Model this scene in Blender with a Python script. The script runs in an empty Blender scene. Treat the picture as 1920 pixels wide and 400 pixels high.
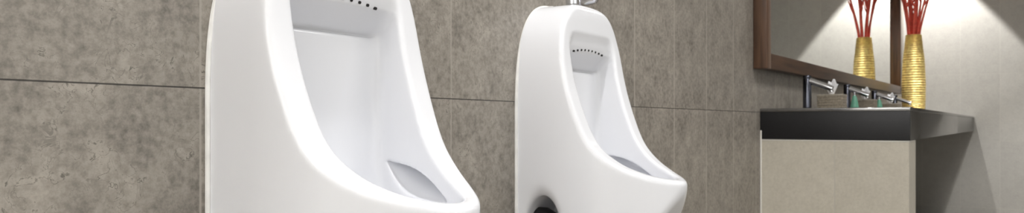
import bpy, bmesh, math, random
import numpy as np
from mathutils import Vector, Matrix

random.seed(7)
scn = bpy.context.scene
COL = scn.collection
PI = math.pi
CAM_Z = 0.90            # eye height; heights below marked "c" are given from here


# ------------------------------------------------------------------ object helpers
def tag(o, label=None, cat=None, group=None, kind=None):
    if label: o['label'] = label
    if cat: o['category'] = cat
    if group: o['group'] = group
    if kind: o['kind'] = kind
    return o


def empty(name, loc, rz=0.0):
    o = bpy.data.objects.new(name, None)
    o.empty_display_size = 0.05
    COL.objects.link(o)
    o.location = loc
    o.rotation_euler = (0, 0, rz)
    return o


def obj(name, bm, mat, parent=None, smooth=True, angle=40):
    me = bpy.data.meshes.new(name)
    bmesh.ops.recalc_face_normals(bm, faces=bm.faces)
    bm.to_mesh(me)
    bm.free()
    if smooth:
        me.polygons.foreach_set('use_smooth', [True] * len(me.polygons))
        me.set_sharp_from_angle(angle=math.radians(angle))
    me.materials.append(mat)
    o = bpy.data.objects.new(name, me)
    COL.objects.link(o)
    if parent: o.parent = parent
    return o


def copy_tree(o, parent=None):
    c = o.copy()
    COL.objects.link(c)
    if parent: c.parent = parent
    for ch in list(o.children):
        copy_tree(ch, c)
    return c


# ------------------------------------------------------------------ mesh helpers
def box(bm, x0, x1, y0, y1, z0, z1, bevel=0.0, seg=2):
    m = bmesh.new()
    bmesh.ops.create_cube(m, size=1.0)
    for v in m.verts:
        v.co = Vector(((x0 + x1) / 2 + v.co.x * (x1 - x0),
                       (y0 + y1) / 2 + v.co.y * (y1 - y0),
                       (z0 + z1) / 2 + v.co.z * (z1 - z0)))
    if bevel > 0:
        bmesh.ops.bevel(m, geom=list(m.edges), offset=bevel, segments=seg, profile=0.5, affect='EDGES')
    merge(bm, m)
    return bm


def merge(bm, m, mat=None):
    if mat is not None:
        bmesh.ops.transform(m, matrix=mat, verts=m.verts)
    tmp = bpy.data.meshes.new('tmp')
    m.to_mesh(tmp)
    m.free()
    bm.from_mesh(tmp)
    bpy.data.meshes.remove(tmp)


def lathe(bm, prof, seg=32, mat=None):
    """prof: (r, z) list; closed at both ends."""
    m = bmesh.new()
    rings = []
    for r, z in prof:
        rings.append([m.verts.new((r * math.cos(2 * PI * i / seg), r * math.sin(2 * PI * i / seg), z)) for i in range(seg)])
    for a, b in zip(rings, rings[1:]):
        for i in range(seg):
            m.faces.new((a[i], a[(i + 1) % seg], b[(i + 1) % seg], b[i]))
    m.faces.new(list(reversed(rings[0])))
    m.faces.new(rings[-1])
    merge(bm, m, mat)
    return bm


def tube(bm, pts, rad, seg=12):
    """round tube along a polyline; rad is a number or a list."""
    pts = [Vector(p) for p in pts]
    n = len(pts)
    rads = rad if isinstance(rad, (list, tuple)) else [rad] * n
    m = bmesh.new()
    prev = None
    rings = []
    for i, p in enumerate(pts):
        d = (pts[min(i + 1, n - 1)] - pts[max(i - 1, 0)]).normalized()
        if prev is None:
            a = d.orthogonal().normalized()
        else:
            a = (prev - d * prev.dot(d)).normalized()
        prev = a
        b = d.cross(a)
        rings.append([m.verts.new(p + (a * math.cos(2 * PI * k / seg) + b * math.sin(2 * PI * k / seg)) * rads[i]) for k in range(seg)])
    for r0, r1 in zip(rings, rings[1:]):
        for k in range(seg):
            m.faces.new((r0[k], r0[(k + 1) % seg], r1[(k + 1) % seg], r1[k]))
    m.faces.new(list(reversed(rings[0])))
    m.faces.new(rings[-1])
    merge(bm, m)
    return bm


def spline(pts, n=8, closed=False):
    """Catmull-Rom through 2-D or 3-D points."""
    P = [np.array(p, float) for p in pts]
    N = len(P)
    out = []
    for i in range(N if closed else N - 1):
        if closed:
            p0, p1, p2, p3 = P[(i - 1) % N], P[i], P[(i + 1) % N], P[(i + 2) % N]
        else:
            p1, p2 = P[i], P[i + 1]
            p0 = P[i - 1] if i > 0 else 2 * p1 - p2
            p3 = P[i + 2] if i + 2 < N else 2 * p2 - p1
        for k in range(n):
            t = k / n
            out.append(0.5 * (2 * p1 + (p2 - p0) * t + (2 * p0 - 5 * p1 + 4 * p2 - p3) * t * t + (3 * p1 - p0 - 3 * p2 + p3) * t ** 3))
    if not closed: out.append(P[-1])
    return out


# ------------------------------------------------------------------ materials
def lin(c):
    return tuple((v / 12.92 if v <= 0.04045 else ((v + 0.055) / 1.055) ** 2.4) for v in [x / 255 for x in c]) + (1.0,)


def new_mat(name):
    m = bpy.data.materials.new(name)
    m.use_nodes = True
    nt = m.node_tree
    return m, nt, nt.nodes['Principled BSDF']


def N(nt, kind, **kw):
    n = nt.nodes.new(kind)
    for k, v in kw.items():
        setattr(n, k, v)
    return n


def math_n(nt, op, a, b=None, c=None, clamp=False):
    n = nt.nodes.new('ShaderNodeMath')
    n.operation = op
    n.use_clamp = clamp
    for i, v in enumerate((a, b, c)):
        if v is None: continue
        if isinstance(v, (int, float)): n.inputs[i].default_value = v
        else: nt.links.new(v, n.inputs[i])
    return n.outputs[0]


def mixc(nt, fac, a, b, blend='MIX'):
    n = nt.nodes.new('ShaderNodeMix')
    n.data_type = 'RGBA'
    n.blend_type = blend
    for sock, v in ((n.inputs[0], fac), (n.inputs[6], a), (n.inputs[7], b)):
        if isinstance(v, (int, float)): sock.default_value = v
        elif isinstance(v, tuple): sock.default_value = v
        else: nt.links.new(v, sock)
    return n.outputs[2]


def ramp(nt, fac, stops):
    n = nt.nodes.new('ShaderNodeValToRGB')
    e = n.color_ramp.elements
    while len(e) < len(stops): e.new(0.5)
    for el, (p, c) in zip(e, stops):
        el.position = p
        el.color = c if isinstance(c, tuple) else (c, c, c, 1)
    nt.links.new(fac, n.inputs[0])
    return n.outputs[0]


def simple(name, col, rough=0.4, metal=0.0, spec=0.5, noise=0.0, scale=20, coat=0.0):
    m, nt, b = new_mat(name)
    b.inputs['Roughness'].default_value = rough
    b.inputs['Metallic'].default_value = metal
    b.inputs['Specular IOR Level'].default_value = spec
    b.inputs['Coat Weight'].default_value = coat
    c = lin(col)
    if noise > 0:
        tc = N(nt, 'ShaderNodeTexCoord')
        nz = N(nt, 'ShaderNodeTexNoise')
        nz.inputs['Scale'].default_value = scale
        nz.inputs['Detail'].default_value = 5
        nt.links.new(tc.outputs['Object'], nz.inputs['Vector'])
        lo = tuple(max(0, v * (1 - noise)) for v in c[:3]) + (1,)
        hi = tuple(min(1, v * (1 + noise)) for v in c[:3]) + (1,)
        nt.links.new(ramp(nt, nz.outputs['Fac'], [(0.3, lo), (0.7, hi)]), b.inputs['Base Color'])
    else:
        b.inputs['Base Color'].default_value = c
    return m


def tile_mat(name, axis, u0, tw, v0, th, dark, light, hjoint, vjoint, rough=0.42, mottle=1.0, gh=0.0011, gv=0.0009, spots=1.0, split=None):
    """stone-look wall tiles; axis is the world axis running along the wall."""
    m, nt, b = new_mat(name)
    geo = N(nt, 'ShaderNodeNewGeometry')
    sep = N(nt, 'ShaderNodeSeparateXYZ')
    nt.links.new(geo.outputs['Position'], sep.inputs[0])
    u = math_n(nt, 'DIVIDE', math_n(nt, 'SUBTRACT', sep.outputs[axis], u0), tw)
    if split:                                       # beyond split[0] the tiles have another width: (from, first joint, width)
        far = math_n(nt, 'GREATER_THAN', sep.outputs[axis], split[0])
        u2 = math_n(nt, 'ADD', math_n(nt, 'DIVIDE', math_n(nt, 'SUBTRACT', sep.outputs[axis], split[1]), split[2]), 40)
        u = math_n(nt, 'ADD', math_n(nt, 'MULTIPLY', u, math_n(nt, 'SUBTRACT', 1.0, far)), math_n(nt, 'MULTIPLY', u2, far))
        tw = math_n(nt, 'MULTIPLY_ADD', far, split[2] - tw, tw)
    v = math_n(nt, 'DIVIDE', math_n(nt, 'SUBTRACT', sep.outputs[2 if axis != 2 else 1], v0), th)
    iu, iv = math_n(nt, 'FLOOR', u), math_n(nt, 'FLOOR', v)
    # distance to the nearest joint, metres
    du = math_n(nt, 'MULTIPLY', math_n(nt, 'ABSOLUTE', math_n(nt, 'SUBTRACT', u, math_n(nt, 'ROUND', u))), tw)
    dv = math_n(nt, 'MULTIPLY', math_n(nt, 'ABSOLUTE', math_n(nt, 'SUBTRACT', v, math_n(nt, 'ROUND', v))), th)
    if split: gv = math_n(nt, 'MULTIPLY_ADD', far, 0.0026, gv + 0.0004)
    else: gv = gv + 0.0004
    # a little waviness so the joint breaks up
    jn = N(nt, 'ShaderNodeTexNoise'); jn.inputs['Scale'].default_value = 45
    nt.links.new(geo.outputs['Position'], jn.inputs['Vector'])
    wob = math_n(nt, 'MULTIPLY', jn.outputs['Fac'], 0.0008)
    lh = math_n(nt, 'LESS_THAN', math_n(nt, 'ADD', dv, wob), gh + 0.0004)
    lv = math_n(nt, 'LESS_THAN', math_n(nt, 'ADD', du, wob), gv)
    # tile offset so that every tile has its own clouding
    cmb = N(nt, 'ShaderNodeCombineXYZ')
    nt.links.new(iu, cmb.inputs[0]); nt.links.new(iv, cmb.inputs[1])
    wn = N(nt, 'ShaderNodeTexWhiteNoise', noise_dimensions='2D')
    nt.links.new(cmb.outputs[0], wn.inputs['Vector'])
    off = N(nt, 'ShaderNodeVectorMath', operation='MULTIPLY_ADD')
    nt.links.new(wn.outputs['Color'], off.inputs[0])
    off.inputs[1].default_value = (9, 9, 9)
    nt.links.new(geo.outputs['Position'], off.inputs[2])
    P = off.outputs[0]
    n1 = N(nt, 'ShaderNodeTexNoise'); n1.inputs['Scale'].default_value = 15; n1.inputs['Detail'].default_value = 8; n1.inputs['Roughness'].default_value = 0.62
    n2 = N(nt, 'ShaderNodeTexNoise'); n2.inputs['Scale'].default_value = 75; n2.inputs['Detail'].default_value = 7; n2.inputs['Roughness'].default_value = 0.7
    n3 = N(nt, 'ShaderNodeTexNoise'); n3.inputs['Scale'].default_value = 24; n3.inputs['Detail'].default_value = 6; n3.inputs['Distortion'].default_value = 1.5
    for n in (n1, n2, n3): nt.links.new(P, n.inputs['Vector'])
    f = math_n(nt, 'ADD', math_n(nt, 'MULTIPLY', n1.outputs['Fac'], 0.42), math_n(nt, 'MULTIPLY', n2.outputs['Fac'], 0.58))
    w = 0.16 / max(mottle, 0.05)
    col = ramp(nt, f, [(max(0, 0.5 - w), lin(dark)), (min(1, 0.5 + w), lin(light))])
    # short dark veins, only in patches
    vein = math_n(nt, 'ABSOLUTE', math_n(nt, 'SUBTRACT', n3.outputs['Fac'], 0.5))
    vein = math_n(nt, 'LESS_THAN', vein, 0.0065)
    n4 = N(nt, 'ShaderNodeTexNoise'); n4.inputs['Scale'].default_value = 15; n4.inputs['Detail'].default_value = 4
    nt.links.new(P, n4.inputs['Vector'])
    patch = math_n(nt, 'MULTIPLY', ramp(nt, n4.outputs['Fac'], [(0.43, 0.0), (0.57, 1.0)]), ramp(nt, n2.outputs['Fac'], [(0.38, 0.0), (0.52, 1.0)]))
    col = mixc(nt, math_n(nt, 'MULTIPLY', math_n(nt, 'MULTIPLY', vein, patch), 0.6 * spots), col, tuple(v * 0.3 for v in lin(dark)[:3]) + (1,))
    # dark pits
    pit = ramp(nt, n2.outputs['Fac'], [(0.60, 0.0), (0.68, 1.0)])
    col = mixc(nt, math_n(nt, 'MULTIPLY', math_n(nt, 'MULTIPLY', pit, patch), 0.75 * spots), col, tuple(v * 0.4 for v in lin(dark)[:3]) + (1,))
    # tile-to-tile tone
    tone = math_n(nt, 'ADD', math_n(nt, 'MULTIPLY', wn.outputs['Value'], 0.10), 0.95)
    hsv = N(nt, 'ShaderNodeHueSaturation')
    nt.links.new(col, hsv.inputs['Color']); nt.links.new(tone, hsv.inputs['Value'])
    col = mixc(nt, math_n(nt, 'MULTIPLY', lv, 0.75), hsv.outputs[0], lin(vjoint))
    col = mixc(nt, math_n(nt, 'MULTIPLY', lh, 0.9), col, lin(hjoint))
    nt.links.new(col, b.inputs['Base Color'])
    b.inputs['Roughness'].default_value = rough
    b.inputs['Specular IOR Level'].default_value = 0.4
    bp = N(nt, 'ShaderNodeBump'); bp.inputs['Strength'].default_value = 0.25; bp.inputs['Distance'].default_value = 0.002
    hgt = math_n(nt, 'SUBTRACT', math_n(nt, 'MULTIPLY', n2.outputs['Fac'], 0.4), math_n(nt, 'MAXIMUM', lh, lv))
    nt.links.new(hgt, bp.inputs['Height'])
    nt.links.new(bp.outputs[0], b.inputs['Normal'])
    return m


def wood_mat(name, c0, c1, axis):
    m, nt, b = new_mat(name)
    tc = N(nt, 'ShaderNodeTexCoord')
    mp = N(nt, 'ShaderNodeMapping')
    s = [40, 40, 40]; s[axis] = 2.5
    mp.inputs['Scale'].default_value = s
    nt.links.new(tc.outputs['Object'], mp.inputs['Vector'])
    nz = N(nt, 'ShaderNodeTexNoise'); nz.inputs['Scale'].default_value = 1.0; nz.inputs['Detail'].default_value = 6; nz.inputs['Distortion'].default_value = 0.6
    nt.links.new(mp.outputs[0], nz.inputs['Vector'])
    nt.links.new(ramp(nt, nz.outputs['Fac'], [(0.3, lin(c0)), (0.7, lin(c1))]), b.inputs['Base Color'])
    b.inputs['Roughness'].default_value = 0.38
    return m


JZ = CAM_Z + 0.052      # the wall's horizontal tile joint
M = {}
M['wall'] = tile_mat('brown grey stone tile', 0, 0.692, 0.594, JZ, 0.65, (98, 93, 86), (167, 160, 150), (40, 37, 34), (164, 157, 148), gv=0.0018, split=(1.72, 2.208, 0.328))
M['far'] = tile_mat('pale beige tile', 1, -0.17, 0.33, JZ - 0.22, 0.65, (150, 148, 143), (176, 174, 168), (176, 172, 164), (190, 186, 178), mottle=0.6, spots=0.15)
M['pier'] = tile_mat('beige tile', 1, -0.32, 0.33, JZ - 0.72, 0.65, (180, 174, 160), (208, 202, 188), (176, 172, 164), (186, 182, 172), mottle=0.8, spots=0.25, rough=0.35, gv=0.002)
M['right'] = tile_mat('pale beige tile along the room', 0, 0.2, 0.33, JZ - 0.22, 0.65, (150, 148, 143), (176, 174, 168), (176, 172, 164), (190, 186, 178), mottle=0.6, spots=0.15)
M['floor'] = simple('grey floor tile', (150, 145, 138), 0.35, noise=0.12, scale=6)
M['ceiling'] = simple('white ceiling paint', (238, 237, 233), 0.8, noise=0.02)
M['porcelain'] = simple('white glazed porcelain', (229, 230, 234), 0.07, spec=0.5, coat=0.0)
M['silicone'] = simple('white sealant', (232, 231, 228), 0.35, noise=0.08, scale=30)
M['chrome'] = simple('chrome', (225, 227, 232), 0.09, metal=1.0)
M['steel'] = simple('dark polished steel', (96, 98, 108), 0.14, metal=1.0)
M['hole'] = simple('dark flush hole', (20, 17, 15), 0.6)
M['rubber'] = simple('black plastic pipe', (22, 22, 24), 0.35)
M['granite'] = simple('black polished granite', (15, 15, 18), 0.08, spec=1.0, noise=0.35, scale=160)
M['granite_end'] = simple('black honed granite', (22, 22, 25), 0.45, noise=0.35, scale=160)
M['wood_x'] = wood_mat('dark brown wood lengthwise', (50, 37, 29), (90, 65, 49), 0)
M['wood_z'] = wood_mat('dark brown wood upright', (64, 47, 37), (112, 82, 62), 2)
M['mirror'] = simple('mirror glass', (240, 242, 240), 0.01, metal=1.0)
M['gold'] = simple('gold lacquer rope', (250, 208, 132), 0.38, metal=0.7, noise=0.30, scale=45)
M['red'] = simple('red dyed branch', (206, 82, 64), 0.6, noise=0.25, scale=60)
M['weave'] = simple('grey beige woven box', (142, 132, 116), 0.7, noise=0.3, scale=120)
M['weave_top'] = simple('grey box lid', (158, 150, 136), 0.7, noise=0.2, scale=120)
M['tissue'] = simple('white tissue paper', (240, 240, 242), 0.9)
M['soap'] = simple('green soap bottle', (112, 176, 150), 0.2, noise=0.05)
M['trim'] = simple('white corner trim', (222, 219, 212), 0.4)

M['granite'].node_tree.nodes['Principled BSDF'].inputs['IOR'].default_value = 2.3

# ------------------------------------------------------------------ the setting
FARX, RIGHTY, BACKX, CEIL = 8.75, -2.7, -2.6, 2.95


def struct(name, bounds, mat, label):
    bm = bmesh.new()
    box(bm, *bounds)
    return tag(obj(name, bm, mat, smooth=False), label, None, kind='structure')


struct('wall_left', (BACKX, FARX, 0.0, 0.12, 0, CEIL), M['wall'], 'brown grey stone tiled wall carrying the urinals and the mirror')
struct('wall_far', (FARX, FARX + 0.12, RIGHTY, 0.12, 0, CEIL), M['far'], 'pale beige tiled end wall beyond the washbasin counter')
struct('wall_right', (BACKX, FARX, RIGHTY - 0.12, RIGHTY, 0, CEIL), M['right'], 'pale beige tiled wall facing the urinals')
struct('wall_back', (BACKX - 0.12, BACKX, RIGHTY, 0.12, 0, CEIL), M['ceiling'], 'white painted wall behind the camera')
struct('floor', (BACKX, FARX, RIGHTY, 0, -0.1, 0.0), M['floor'], 'grey tiled washroom floor')
struct('ceiling', (BACKX, FARX, RIGHTY, 0, CEIL, CEIL + 0.1), M['ceiling'], 'white washroom ceiling')


# ------------------------------------------------------------------ urinal: an implicit solid meshed with surface nets
def poly_sdf(poly, A, B):
    """signed distance (negative inside) of points A,B to a closed 2-D polygon."""
    poly = np.array(poly, float)
    d2 = np.full(A.shape, 1e9)
    ins = np.zeros(A.shape, bool)
    n = len(poly)
    for i in range(n):
        a, b = poly[i], poly[(i + 1) % n]
        e = b - a
        L = e.dot(e)
        if L < 1e-14: continue
        pa, pb = A - a[0], B - a[1]
        t = np.clip((pa * e[0] + pb * e[1]) / L, 0, 1)
        d2 = np.minimum(d2, (pa - t * e[0]) ** 2 + (pb - t * e[1]) ** 2)
        if a[1] != b[1]:
            c = ((a[1] <= B) & (B < b[1])) | ((b[1] <= B) & (B < a[1]))
            ins ^= c & (A < a[0] + (B - a[1]) / (b[1] - a[1]) * e[0])
    d = np.sqrt(d2)
    return np.where(ins, -d, d)


def smax(a, b, k):
    h = np.maximum(k - np.abs(a - b), 0) / k
    return np.maximum(a, b) + h * h * k * 0.25


def surface_nets(F, origin, h):
    S = F < 0
    nx, ny, nz = F.shape
    corners = [(i, j, k) for i in (0, 1) for j in (0, 1) for k in (0, 1)]

    def sl(A, c): return A[c[0]:nx - 1 + c[0], c[1]:ny - 1 + c[1], c[2]:nz - 1 + c[2]]
    cnt = sum(sl(S, c).astype(np.int8) for c in corners)
    act = (cnt > 0) & (cnt < 8)
    idx = np.argwhere(act)
    vid = np.full(act.shape, -1, np.int64)
    vid[act] = np.arange(len(idx))
    acc = np.zeros((len(idx), 3)); num = np.zeros(len(idx))
    val = {c: F[idx[:, 0] + c[0], idx[:, 1] + c[1], idx[:, 2] + c[2]] for c in corners}
    for c in corners:
        for ax in range(3):
            if c[ax] == 0:
                d = list(c); d[ax] = 1; d = tuple(d)
                va, vb = val[c], val[d]
                x = (va < 0) != (vb < 0)
                t = np.where(x, va / np.where(x, va - vb, 1), 0)
                p = np.tile(np.array(c, float), (len(idx), 1)); p[:, ax] += t
                acc[x] += p[x]; num[x] += 1
    V = (idx + acc / num[:, None]) * h + np.array(origin)
    faces = []
    for ax in range(3):
        u, v = (ax + 1) % 3, (ax + 2) % 3
        a = [slice(1, -1)] * 3; a[ax] = slice(0, -1)
        b = [slice(1, -1)] * 3; b[ax] = slice(1, None)
        s0, s1 = S[tuple(a)], S[tuple(b)]
        for flip, m in ((False, s0 & ~s1), (True, ~s0 & s1)):
            q = np.argwhere(m) + 1
            q[:, ax] -= 1
            o = []
            for du, dv in ((1, 1), (0, 1), (0, 0), (1, 0)):
                r = q.copy(); r[:, u] -= du; r[:, v] -= dv
                o.append(vid[r[:, 0], r[:, 1], r[:, 2]])
            o = np.stack(o, 1)
            faces.append(o[:, ::-1] if flip else o)
    return V, np.concatenate(faces)


W = 0.168               # half width of the urinal
LOW = -0.345


def half_width(z):
    if z < 0.02:
        return W if z > -0.22 else W * math.sqrt(max(0, 1 - ((-0.22 - z) / 0.22) ** 2))
    s = min(1, (z - 0.02) / 0.290)
    return W * (1 - s ** 2.75) ** (1 / 2.75)


ZS = list(np.linspace(LOW, 0.0, 24)) + list(0.310 - 0.310 * (np.linspace(1, 0, 40) ** 2.2))[1:]
PAD = 0.0075             # what the blend of two coincident faces takes off
FRONT_OUT = [(half_width(z) + PAD, z) for z in ZS] + [(-half_width(z) - PAD, z) for z in reversed(ZS)]


def nose(w, y0, y1, n=2.0):
    th = np.linspace(0, PI, 49)
    pts = [(w * math.copysign(abs(math.cos(t)) ** (2 / n), math.cos(t)), y0 + (y1 - y0) * abs(math.sin(t)) ** (2 / n)) for t in th]
    return [(w, -0.3)] + pts + [(-w, -0.3)]


# side view of the shell: (distance from wall, height)
RIM = [(0.098, 0.312), (0.112, 0.290), (0.117, 0.217), (0.132, 0.118), (0.160, 0.030), (0.192, -0.034), (0.237, -0.074), (0.290, -0.099), (0.340, -0.113),
       (0.356, -0.118), (0.361, -0.127), (0.352, -0.150), (0.318, -0.205), (0.27, -0.270), (0.22, -0.320), (0.12, -0.345)]
SIDE_OUT = [tuple(p) for p in spline(RIM, 6)] + [(-0.2, -0.345), (-0.2, 0.312)]
CAV = [(0.104, 0.236), (0.093, 0.205), (0.088, 0.190), (0.056, 0.148), (0.066, 0.10), (0.067, 0.0), (0.070, -0.07), (0.082, -0.125), (0.13, -0.168), (0.20, -0.178), (0.27, -0.160), (0.322, -0.125), (0.345, -0.09)]
SIDE_CAV = [(0.111, 0.236), (0.107, 0.205), (0.103, 0.191), (0.056, 0.150), (0.066, 0.146)] + [tuple(p) for p in spline(CAV[4:], 6)] + [(0.6, -0.05), (0.6, 0.236)]


def build_urinal_mesh():
    h = 0.0028
    x = np.arange(-0.190, 0.1901, h); y = np.arange(-0.012, 0.385, h); z = np.arange(-0.365, 0.325, h)
    Xp, Yp = np.meshgrid(x, y, indexing='ij')
    Xf, Zf = np.meshgrid(x, z, indexing='ij')
    Ys, Zs = np.meshgrid(y, z, indexing='ij')
    plan = poly_sdf(nose(W + PAD, 0.10, 0.358, 1.62), Xp, Yp)[:, :, None]
    front = poly_sdf(FRONT_OUT, Xf, Zf)[:, None, :]
    side = poly_sdf(SIDE_OUT, Ys, Zs)[None, :, :]
    out = smax(smax(plan, front, 0.03), side, 0.011)
    # cavity
    wi = 0.122
    zt = np.linspace(0, 1, 12)
    cf = [(wi, -0.5)] + [(wi - 0.045 * (1 - math.cos(t * PI / 2)), 0.185 + 0.05 * math.sin(t * PI / 2)) for t in zt]
    cf = cf + [(-a, b) for a, b in reversed(cf)]
    cplan = poly_sdf(nose(wi, 0.08, 0.337, 1.66), Xp, Yp)[:, :, None]
    cfront = poly_sdf(cf, Xf, Zf)[:, None, :]
    cside = poly_sdf(SIDE_CAV, Ys, Zs)[None, :, :]
    cav = smax(smax(cplan, cfront, 0.02), cside, 0.022)
    F = smax(out, -cav, 0.010)
    # the hollow leading to the outlet, with a crisp edge
    X3, Y3, Z3 = x[:, None, None], y[None, :, None], z[None, None, :]
    up = [tuple(p) for p in spline([(0.090, -0.064), (0.146, -0.073), (0.193, -0.0905), (0.252, -0.1240)], 6)]
    lo = [tuple(p) for p in spline([(0.252, -0.1240), (0.182, -0.1250), (0.139, -0.1160), (0.111, -0.0950), (0.090, -0.064)], 6)]
    lens = poly_sdf(up + lo[1:-1], Ys, Zs)
    dlow = np.full(Ys.shape, 1e9)
    for p, q in zip(lo, lo[1:]):
        p, q = np.array(p), np.array(q); e = q - p
        t = np.clip(((Ys - p[0]) * e[0] + (Zs - p[1]) * e[1]) / e.dot(e), 0, 1)
        dlow = np.minimum(dlow, np.hypot(Ys - p[0] - t * e[0], Zs - p[1] - t * e[1]))
    hollow = np.maximum(lens[None], cplan - np.minimum(0.003 + 1.4 * dlow, 0.040)[None])
    F = smax(F, -hollow, 0.003)
    # arched notch through the sides, beside the wall, for the outlet pipe
    qn = np.sqrt(((Y3 - 0.068) / 0.048) ** 2 + ((Z3 + 0.240) / 0.088) ** 2) + 0 * X3
    notch = (qn - 1) * 0.05
    notch = np.maximum(notch, 0.03 - np.abs(X3))
    F = smax(F, -notch, 0.02)
    F = np.maximum(F, 0.001 - Y3)
    V, Q = surface_nets(F.astype(np.float64), (x[0], y[0], z[0]), h)
    # local axes: x along the wall, y out of the wall -> world -Y
    V[:, 1] *= -1
    me = bpy.data.meshes.new('urinal_body')
    me.from_pydata(V.tolist(), [], Q[:, ::-1].tolist())
    me.update()
    bm = bmesh.new(); bm.from_mesh(me)
    inner = [v for v in bm.verts if v.co.y < -0.004]
    for _ in range(2):
        bmesh.ops.smooth_vert(bm, verts=inner, factor=0.5, use_axis_x=True, use_axis_y=True, use_axis_z=True)
    bmesh.ops.recalc_face_normals(bm, faces=bm.faces)
    bm.to_mesh(me); bm.free()
    me.polygons.foreach_set('use_smooth', [True] * len(me.polygons))
    me.materials.append(M['porcelain'])
    return me


def make_urinal():
    root = empty('urinal', (0, 0, 0))
    b = bpy.data.objects.new('porcelain_body', build_urinal_mesh())
    COL.objects.link(b); b.parent = root
    # sealant bead along the wall
    bm = bmesh.new()
    pts = [(half_width(z) + 0.0025, -0.0025, z) for z in ZS if z > LOW + 0.02]
    pts = pts[:-1] + [(0, -0.0025, ZS[-1] + 0.0025)] + [(-a, c, d) for a, c, d in reversed(pts[:-1])]
    tube(bm, pts, 0.0042, 8)
    tag(obj('sealant_bead', bm, M['silicone'], root), 'thin white sealant bead along the wall')
    # flush holes on the sloping face of the spreader
    nh = 9
    for i in range(nh):
        s = (i - (nh - 1) / 2) / ((nh - 1) / 2)
        x = s * 0.074
        z = 0.198 - 0.007 * s * s
        bm = bmesh.new()
        nrm = Vector((0, -1, -0.28)).normalized()
        mat = Matrix.Translation((x, -0.1055, z)) @ nrm.to_track_quat('Z', 'Y').to_matrix().to_4x4()
        lathe(bm, [(0.0026, -0.004), (0.0026, 0.0010), (0.0020, 0.0013)], 14, mat)
        tag(obj('flush_hole', bm, M['hole'], root), 'small dark flush hole')
    # chrome inlet: collar, pipe, valve
    bm = bmesh.new()
    lathe(bm, [(0.021, 0.303), (0.021, 0.312), (0.017, 0.316), (0.017, 0.330), (0.0135, 0.334), (0.0135, 0.345)], 24, Matrix.Translation((0, -0.060, 0)))
    tag(obj('inlet_collar', bm, M['chrome'], root), 'chrome collar on top of the bowl')
    bm = bmesh.new()
    tube(bm, [(0, -0.060, 0.335), (0, -0.060, 0.47)], 0.010, 16)
    obj('flush_pipe', bm, M['chrome'], root)
    bm = bmesh.new()
    lathe(bm, [(0.018, 0.46), (0.024, 0.468), (0.024, 0.53), (0.018, 0.545), (0.010, 0.56), (0.004, 0.562)], 24, Matrix.Translation((0, -0.060, 0)))
    fv = obj('flush_valve', bm, M['chrome'], root)
    bm = bmesh.new()
    tube(bm, [(0.0, -0.060, 0.50), (0.10, -0.060, 0.50), (0.125, -0.060, 0.49), (0.135, -0.060, 0.46), (0.135, -0.060, 0.36), (0.135, -0.052, 0.345), (0.135, -0.03, 0.342), (0.135, -0.001, 0.342)], 0.010, 14)
    lathe(bm, [(0.026, -0.0005), (0.026, 0.004), (0.016, 0.012), (0.011, 0.013)], 24, Matrix.Translation((0.135, 0, 0.342)) @ Matrix.Rotation(PI / 2, 4, 'X'))
    obj('supply_pipe', bm, M['chrome'], root)
    # outlet trap beneath
    bm = bmesh.new()
    tube(bm, [(-0.112, -0.001, -0.205), (-0.112, -0.050, -0.205), (-0.112, -0.072, -0.215), (-0.112, -0.080, -0.240), (-0.112, -0.080, -0.42)], 0.021, 18)
    lathe(bm, [(0.028, -0.238), (0.030, -0.242), (0.030, -0.27), (0.028, -0.274)], 24, Matrix.Translation((-0.112, -0.080, 0)))
    tag(obj('outlet_pipe', bm, M['rubber'], root), 'black outlet pipe in the notch at the wall')
    return root


ur = make_urinal()
tag(ur, 'large white porcelain urinal nearest the camera, cut off by the top of the photo', 'urinal', 'wall urinals')
ur.location = (0.873, 0, CAM_Z)
ur2 = copy_tree(ur)
tag(ur2, 'white porcelain urinal with chrome inlet pipe on top, nearer the washbasin counter', 'urinal', 'wall urinals')
ur2.location = (1.703, 0, CAM_Z - 0.017)

# ------------------------------------------------------------------ washbasin counter
CX0, CY = 3.584, -0.615         # near end and front edge
CT = CAM_Z + 0.069              # top
AP = 0.140                      # apron height
cnt = empty('washbasin_counter', (CX0, 0, 0))
tag(cnt, 'long black polished stone washbasin counter under the mirror, on a tiled pier', 'counter')


def rel(bm, o):
    bmesh.ops.translate(bm, verts=bm.verts, vec=-Vector(o.location))
    return bm


bm = box(bmesh.new(), CX0 - 0.002, FARX - 0.002, CY - 0.002, -0.001, CT - 0.016, CT, 0.003)
obj('top_slab', rel(bm, cnt), M['granite'], cnt)
bm = box(bmesh.new(), CX0 + 0.03, FARX - 0.002, CY, CY + 0.03, CT - AP, CT - 0.016, 0.001)
obj('front_apron', rel(bm, cnt), M['granite'], cnt)
bm = box(bmesh.new(), CX0, CX0 + 0.03, CY, -0.001, CT - AP, CT - 0.016, 0.001)
obj('end_apron', rel(bm, cnt), M['granite_end'], cnt)

pier = obj('counter_pier', box(bmesh.new(), CX0 + 0.004, CX0 + 0.24, CY + 0.004, -0.004, 0, CT - AP - 0.001, 0.0015), M['pier'], smooth=False)
tag(pier, 'beige tiled pier holding up the near end of the black counter', 'pier')
gs = obj('grout_strip', box(bmesh.new(), CX0 + 0.0025, CX0 + 0.20, CY + 0.0025, -0.005, CT - AP - 0.007, CT - AP - 0.0005, 0.001), M['trim'], pier, smooth=False)
tag(gs, 'thin white joint under the black stone')
tr = obj('trim_1', box(bmesh.new(), CX0 - 0.004, CX0 + 0.003, -0.008, -0.0005, 0, CT - 0.10, 0.002), M['trim'])
tag(tr, 'thin white upright trim where the tiled pier meets the wall', None, kind='structure')

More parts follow.
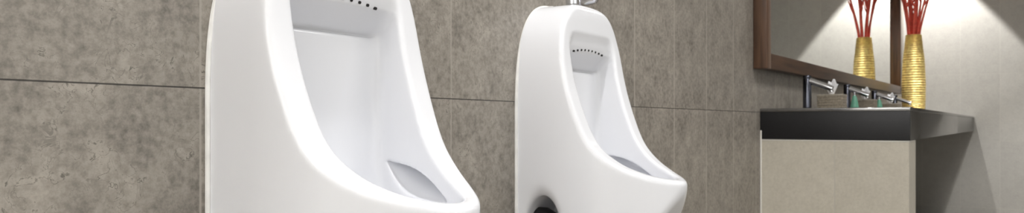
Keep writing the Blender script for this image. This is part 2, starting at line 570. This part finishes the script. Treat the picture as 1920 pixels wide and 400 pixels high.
# ------------------------------------------------------------------ mirror
MX0, MX1 = 3.474, 8.08
MZ0, MZ1 = CAM_Z + 0.246, CAM_Z + 1.25
mir = empty('wall_mirror', (MX0, 0, MZ0))
tag(mir, 'large wall mirror in a dark brown wooden frame above the counter', 'mirror')
L, H, RW, PR = MX1 - MX0, MZ1 - MZ0, 0.070, 0.060
obj('mirror_glass', box(bmesh.new(), RW - 0.01, L - RW + 0.01, -0.016, -0.008, RW - 0.01, H - RW + 0.01), M['mirror'], mir, smooth=False)
obj('backing_board', box(bmesh.new(), 0.02, L - 0.02, -0.0075, -0.001, 0.02, H - 0.02), M['wood_x'], mir, smooth=False)
for z0 in (0, H - RW):
    obj('frame_rail', box(bmesh.new(), 0.0, L, -PR, -0.0165, z0, z0 + RW, 0.003), M['wood_x'], mir)
for x0 in (0, L - RW):
    obj('frame_stile', box(bmesh.new(), x0 - (0.001 if x0 == 0 else -0.001), x0 + RW, -PR - 0.001, -0.001, -0.001, H + 0.001, 0.003), M['wood_z'], mir)
mir.rotation_euler = (0, -math.radians(0.4), 0)


# ------------------------------------------------------------------ faucets
def make_faucet():
    root = empty('faucet', (0, 0, 0))
    bm = bmesh.new()
    lathe(bm, [(0.026, 0.0), (0.026, 0.006), (0.0205, 0.010), (0.0205, 0.150), (0.0195, 0.152), (0.0195, 0.154), (0.0205, 0.156), (0.0205, 0.166), (0.018, 0.169)], 32)
    obj('post', bm, M['steel'], root)
    bm = bmesh.new()
    tube(bm, [(0, -0.012, 0.142), (0, -0.07, 0.120), (0, -0.112, 0.103), (0, -0.118, 0.100)], [0.0165, 0.0150, 0.0140, 0.0130], 20)
    sp = obj('spout', bm, M['chrome'], root)
    bm = bmesh.new()
    d = Vector((0, -0.37, -0.93))
    tube(bm, [(0, -0.110, 0.097), (0, -0.1145, 0.085)], 0.0095, 16)
    obj('aerator', bm, M['chrome'], sp)
    return root


FX = [4.00, 5.05, 6.10, 7.18]
FL = ['tall chrome faucet closest to the urinals, beside the biggest looking tissue box',
      'chrome faucet second along the counter, beside a green soap bottle',
      'chrome faucet third along the counter, before the last tissue box',
      'chrome faucet farthest along the counter, next to the gold vase']
f0 = make_faucet()
for i, x in enumerate(FX):
    f = f0 if i == 0 else copy_tree(f0)
    f.location = (x, -0.115, CT)
    tag(f, FL[i], 'faucet', 'faucets on the counter')


# ------------------------------------------------------------------ tissue boxes
def make_box(kind_seed):
    root = empty('tissue_box', (0, 0, 0))
    w, d, h = 0.056, 0.060, 0.076
    bm = bmesh.new()
    box(bm, -w, w, -d, d, 0, h - 0.006, 0.004)
    for k in range(5):                              # woven courses
        z = 0.008 + k * 0.0135
        box(bm, -w - 0.0012, w + 0.0012, -d - 0.0012, d + 0.0012, z, z + 0.010, 0.0015, 1)
    obj('box_body', bm, M['weave'], root)
    obj('lid', box(bmesh.new(), -w - 0.002, w + 0.002, -d - 0.002, d + 0.002, h - 0.006, h + 0.002, 0.002), M['weave_top'], root)
    # a pulled-up tissue: a folded sheet opening upward
    rnd = random.Random(kind_seed)
    bm = bmesh.new()
    n, rows = 28, 7
    grid = []
    for j in range(rows):
        t = j / (rows - 1)
        row = []
        for i in range(n):
            a = 2 * PI * i / n
            r = 0.010 + 0.023 * t ** 0.8 + 0.006 * math.sin(3 * a + 1.3) * t + 0.004 * math.sin(7 * a) * t
            zz = h - 0.004 + t * (0.062 + 0.014 * math.sin(2 * a + 0.6) + 0.008 * math.sin(5 * a + 2))
            row.append(bm.verts.new((r * math.cos(a) - 0.012 - 0.006 * t, 0.75 * r * math.sin(a) - 0.004 * t, zz)))
        grid.append(row)
    for j in range(rows - 1):
        for i in range(n):
            bm.faces.new((grid[j][i], grid[j][(i + 1) % n], grid[j + 1][(i + 1) % n], grid[j + 1][i]))
    t = obj('tissue', bm, M['tissue'], root)
    md = t.modifiers.new('thick', 'SOLIDIFY'); md.thickness = 0.0012
    tag(t, 'white tissue sticking out of the lid')
    return root


b0 = make_box(3)
BL = ['grey beige tissue box with upright white tissue beside the closest chrome faucet',
      'grey beige tissue box between the second and third faucets',
      'small looking grey beige tissue box between the third and last faucets']
for i, (x, y) in enumerate([(4.16, -0.20), (5.15, -0.20), (6.25, -0.20)]):
    b = b0 if i == 0 else copy_tree(b0)
    b.location = (x, y, CT)
    tag(b, BL[i], 'tissue box', 'tissue boxes on the counter')


# ------------------------------------------------------------------ soap bottles
def make_soap():
    root = empty('soap_bottle', (0, 0, 0))
    bm = bmesh.new()
    lathe(bm, [(0.023, 0.0), (0.025, 0.004), (0.0245, 0.02), (0.019, 0.055), (0.013, 0.082), (0.009, 0.092), (0.008, 0.096)], 24)
    obj('bottle_body', bm, M['soap'], root)
    bm = bmesh.new()
    lathe(bm, [(0.009, 0.095), (0.009, 0.100), (0.004, 0.102), (0.004, 0.108), (0.008, 0.110), (0.008, 0.114)], 18)
    tube(bm, [(0, 0, 0.112), (0, -0.020, 0.111)], 0.0035, 10)
    obj('pump', bm, M['chrome'], root)
    return root


s0 = make_soap()
for i, (x, y, l) in enumerate([(4.88, -0.185, 'green soap bottle in front of the second faucet'), (5.82, -0.185, 'green soap bottle in front of the third faucet')]):
    s = s0 if i == 0 else copy_tree(s0)
    s.location = (x, y, CT)
    tag(s, l, 'soap bottle', 'soap bottles on the counter')

# ------------------------------------------------------------------ gold vase with red branches
VX, VY = 7.56, -0.215
prof_c = spline([(0.086, 0.0), (0.093, 0.12), (0.095, 0.28), (0.088, 0.46), (0.072, 0.62), (0.062, 0.705)], 48)
prof = []
rnd = random.Random(2)
amp = 0.003
for i, (r, z) in enumerate(prof_c):
    if i % 6 == 0: amp = rnd.uniform(0.003, 0.0055)
    prof.append((float(r) - 0.003 + amp * abs(math.sin(PI * i / 6.0)), float(z)))
prof += [(0.057, 0.706), (0.055, 0.66), (0.055, 0.40)]
vase = empty('floor_vase', (VX, VY, CT))
vase.name = 'vase'
bm = bmesh.new()
lathe(bm, prof, 48)
obj('vase_body', bm, M['gold'], vase, angle=60)
tag(vase, 'tall gold ribbed vase at the far end of the counter', 'vase')
for k in range(12):
    if k < 8: a, rr, sp = 2 * PI * k / 8 + 0.2, 0.041, rnd.uniform(0.12, 0.19)
    else: a, rr, sp = 2 * PI * (k - 8) / 4 + 0.6, 0.018, rnd.uniform(0.05, 0.09)
    hgt = rnd.uniform(0.55, 0.80)
    pts = []
    for j in range(12):
        t = j / 11
        w = 0.014 * math.sin(6.5 * t) * t
        r = rr + sp * max(0.0, t - 0.30) ** 1.15 * 1.4
        pts.append((r * math.cos(a) + w * math.sin(a), r * math.sin(a) - w * math.cos(a), t * (hgt + 0.285)))
    bm = bmesh.new()
    tube(bm, pts, [0.0105 - 0.0040 * (j / 11) for j in range(12)], 8)
    for j in (6, 8, 9):                             # side twigs
        p = Vector(pts[j]); s = 1 if (j + k) % 2 else -1
        q = p + Vector((-math.sin(a) * 0.05 * s, math.cos(a) * 0.05 * s, 0.11)) + Vector((math.cos(a), math.sin(a), 0)) * 0.03
        tube(bm, [p, p.lerp(q, 0.5) + Vector((-math.sin(a), math.cos(a), 0)) * 0.008 * s, q], [0.008, 0.006, 0.003], 6)
    st = obj('red_branch', bm, M['red'])
    st.location = (VX, VY, CT + 0.42)
    tag(st, 'red dried branch standing in the gold vase', 'branch', 'red branches in the gold vase')

# ------------------------------------------------------------------ light
def area(loc, sx, sy, power, col=(1, 0.97, 0.93)):
    l = bpy.data.lights.new('ceiling_or_fill_lamp', 'AREA')
    l.shape = 'RECTANGLE'; l.size = sx; l.size_y = sy; l.energy = power; l.color = col
    o = bpy.data.objects.new('ceiling_or_fill_lamp', l); COL.objects.link(o)
    o.location = loc
    return o


def spot(loc, power, size, blend, rad, col=(1, 0.96, 0.90), tilt=(0, 0, 0)):
    l = bpy.data.lights.new('downlight_or_fill_lamp', 'SPOT')
    l.energy = power; l.spot_size = math.radians(size); l.spot_blend = blend; l.shadow_soft_size = rad; l.color = col
    o = bpy.data.objects.new('downlight_or_fill_lamp', l); COL.objects.link(o)
    o.location = loc; o.rotation_euler = tilt
    return o


area((-0.9, -1.3, CEIL - 0.02), 1.2, 0.6, 14, (1, 0.99, 0.985))  # added panel out of view, lifts the near urinal's left face
spot((0.72, -0.48, CEIL - 0.03), 84, 120, 0.5, 0.05, (1, 0.99, 0.985))  # added lamp out of view, brightens the second urinal's side face
area((1.1, -1.7, CEIL - 0.02), 1.2, 0.4, 14, (1, 0.99, 0.985))
area((2.6, -1.7, CEIL - 0.02), 1.2, 0.4, 36, (1, 0.985, 0.97))
o = area((BACKX + 1.1, -1.3, CEIL - 0.02), 0.4, 2.2, 165, (0.99, 0.99, 1.0))       # added, unseen: bounces light off the white wall onto the urinal sides
o.rotation_euler = (0, math.radians(38), 0)
o = area((1.0, RIGHTY + 0.03, 1.5), 2.4, 1.4, 10, (0.94, 0.98, 1.0))  # upright fill panel added on the unseen right wall, facing the urinals
o.rotation_euler = (PI / 2, 0, 0)
spot((FARX - 0.38, -0.22, CEIL - 0.03), 350, 71, 0.08, 0.03, (1, 0.98, 0.96))       # washes the far wall over the vase
spot((6.75, -0.42, CEIL - 0.03), 110, 62, 0.4, 0.04, (1, 0.98, 0.96))       # added over the counter to brighten the vase and branches
spot((FARX - 1.25, -1.25, CEIL - 0.03), 210, 72, 0.45, 0.03, (1, 0.98, 0.96))
spot((5.6, -1.35, CEIL - 0.03), 80, 150, 0.5, 0.04, (1, 0.98, 0.96))

w = bpy.data.worlds.new('World')
scn.world = w
w.use_nodes = True
w.node_tree.nodes['Background'].inputs[0].default_value = (0.8, 0.82, 0.85, 1)
w.node_tree.nodes['Background'].inputs[1].default_value = 0.05

# ------------------------------------------------------------------ camera
FPX, VPX, HOR = 1450.0, 1915.0, 232.0
cam = bpy.data.cameras.new('camera')
co = bpy.data.objects.new('camera', cam); COL.objects.link(co)
cam.sensor_fit = 'HORIZONTAL'; cam.sensor_width = 36.0
cam.lens = FPX / 1920.0 * 36.0
cam.shift_y = (HOR - 200.0) / 1920.0
theta = math.atan((VPX - 960.0) / FPX)
co.location = (0, -1.0, CAM_Z)
co.rotation_euler = (PI / 2, 0, -(PI / 2 - theta))
cam.clip_start = 0.01
cam.dof.use_dof = True
cam.dof.focus_distance = 1.25
cam.dof.aperture_fstop = 9.0
scn.camera = co

vs = scn.view_settings
vs.view_transform = 'Standard'
vs.look = 'None'
vs.exposure = 0.05
vs.gamma = 1.0
vs.use_curve_mapping = False
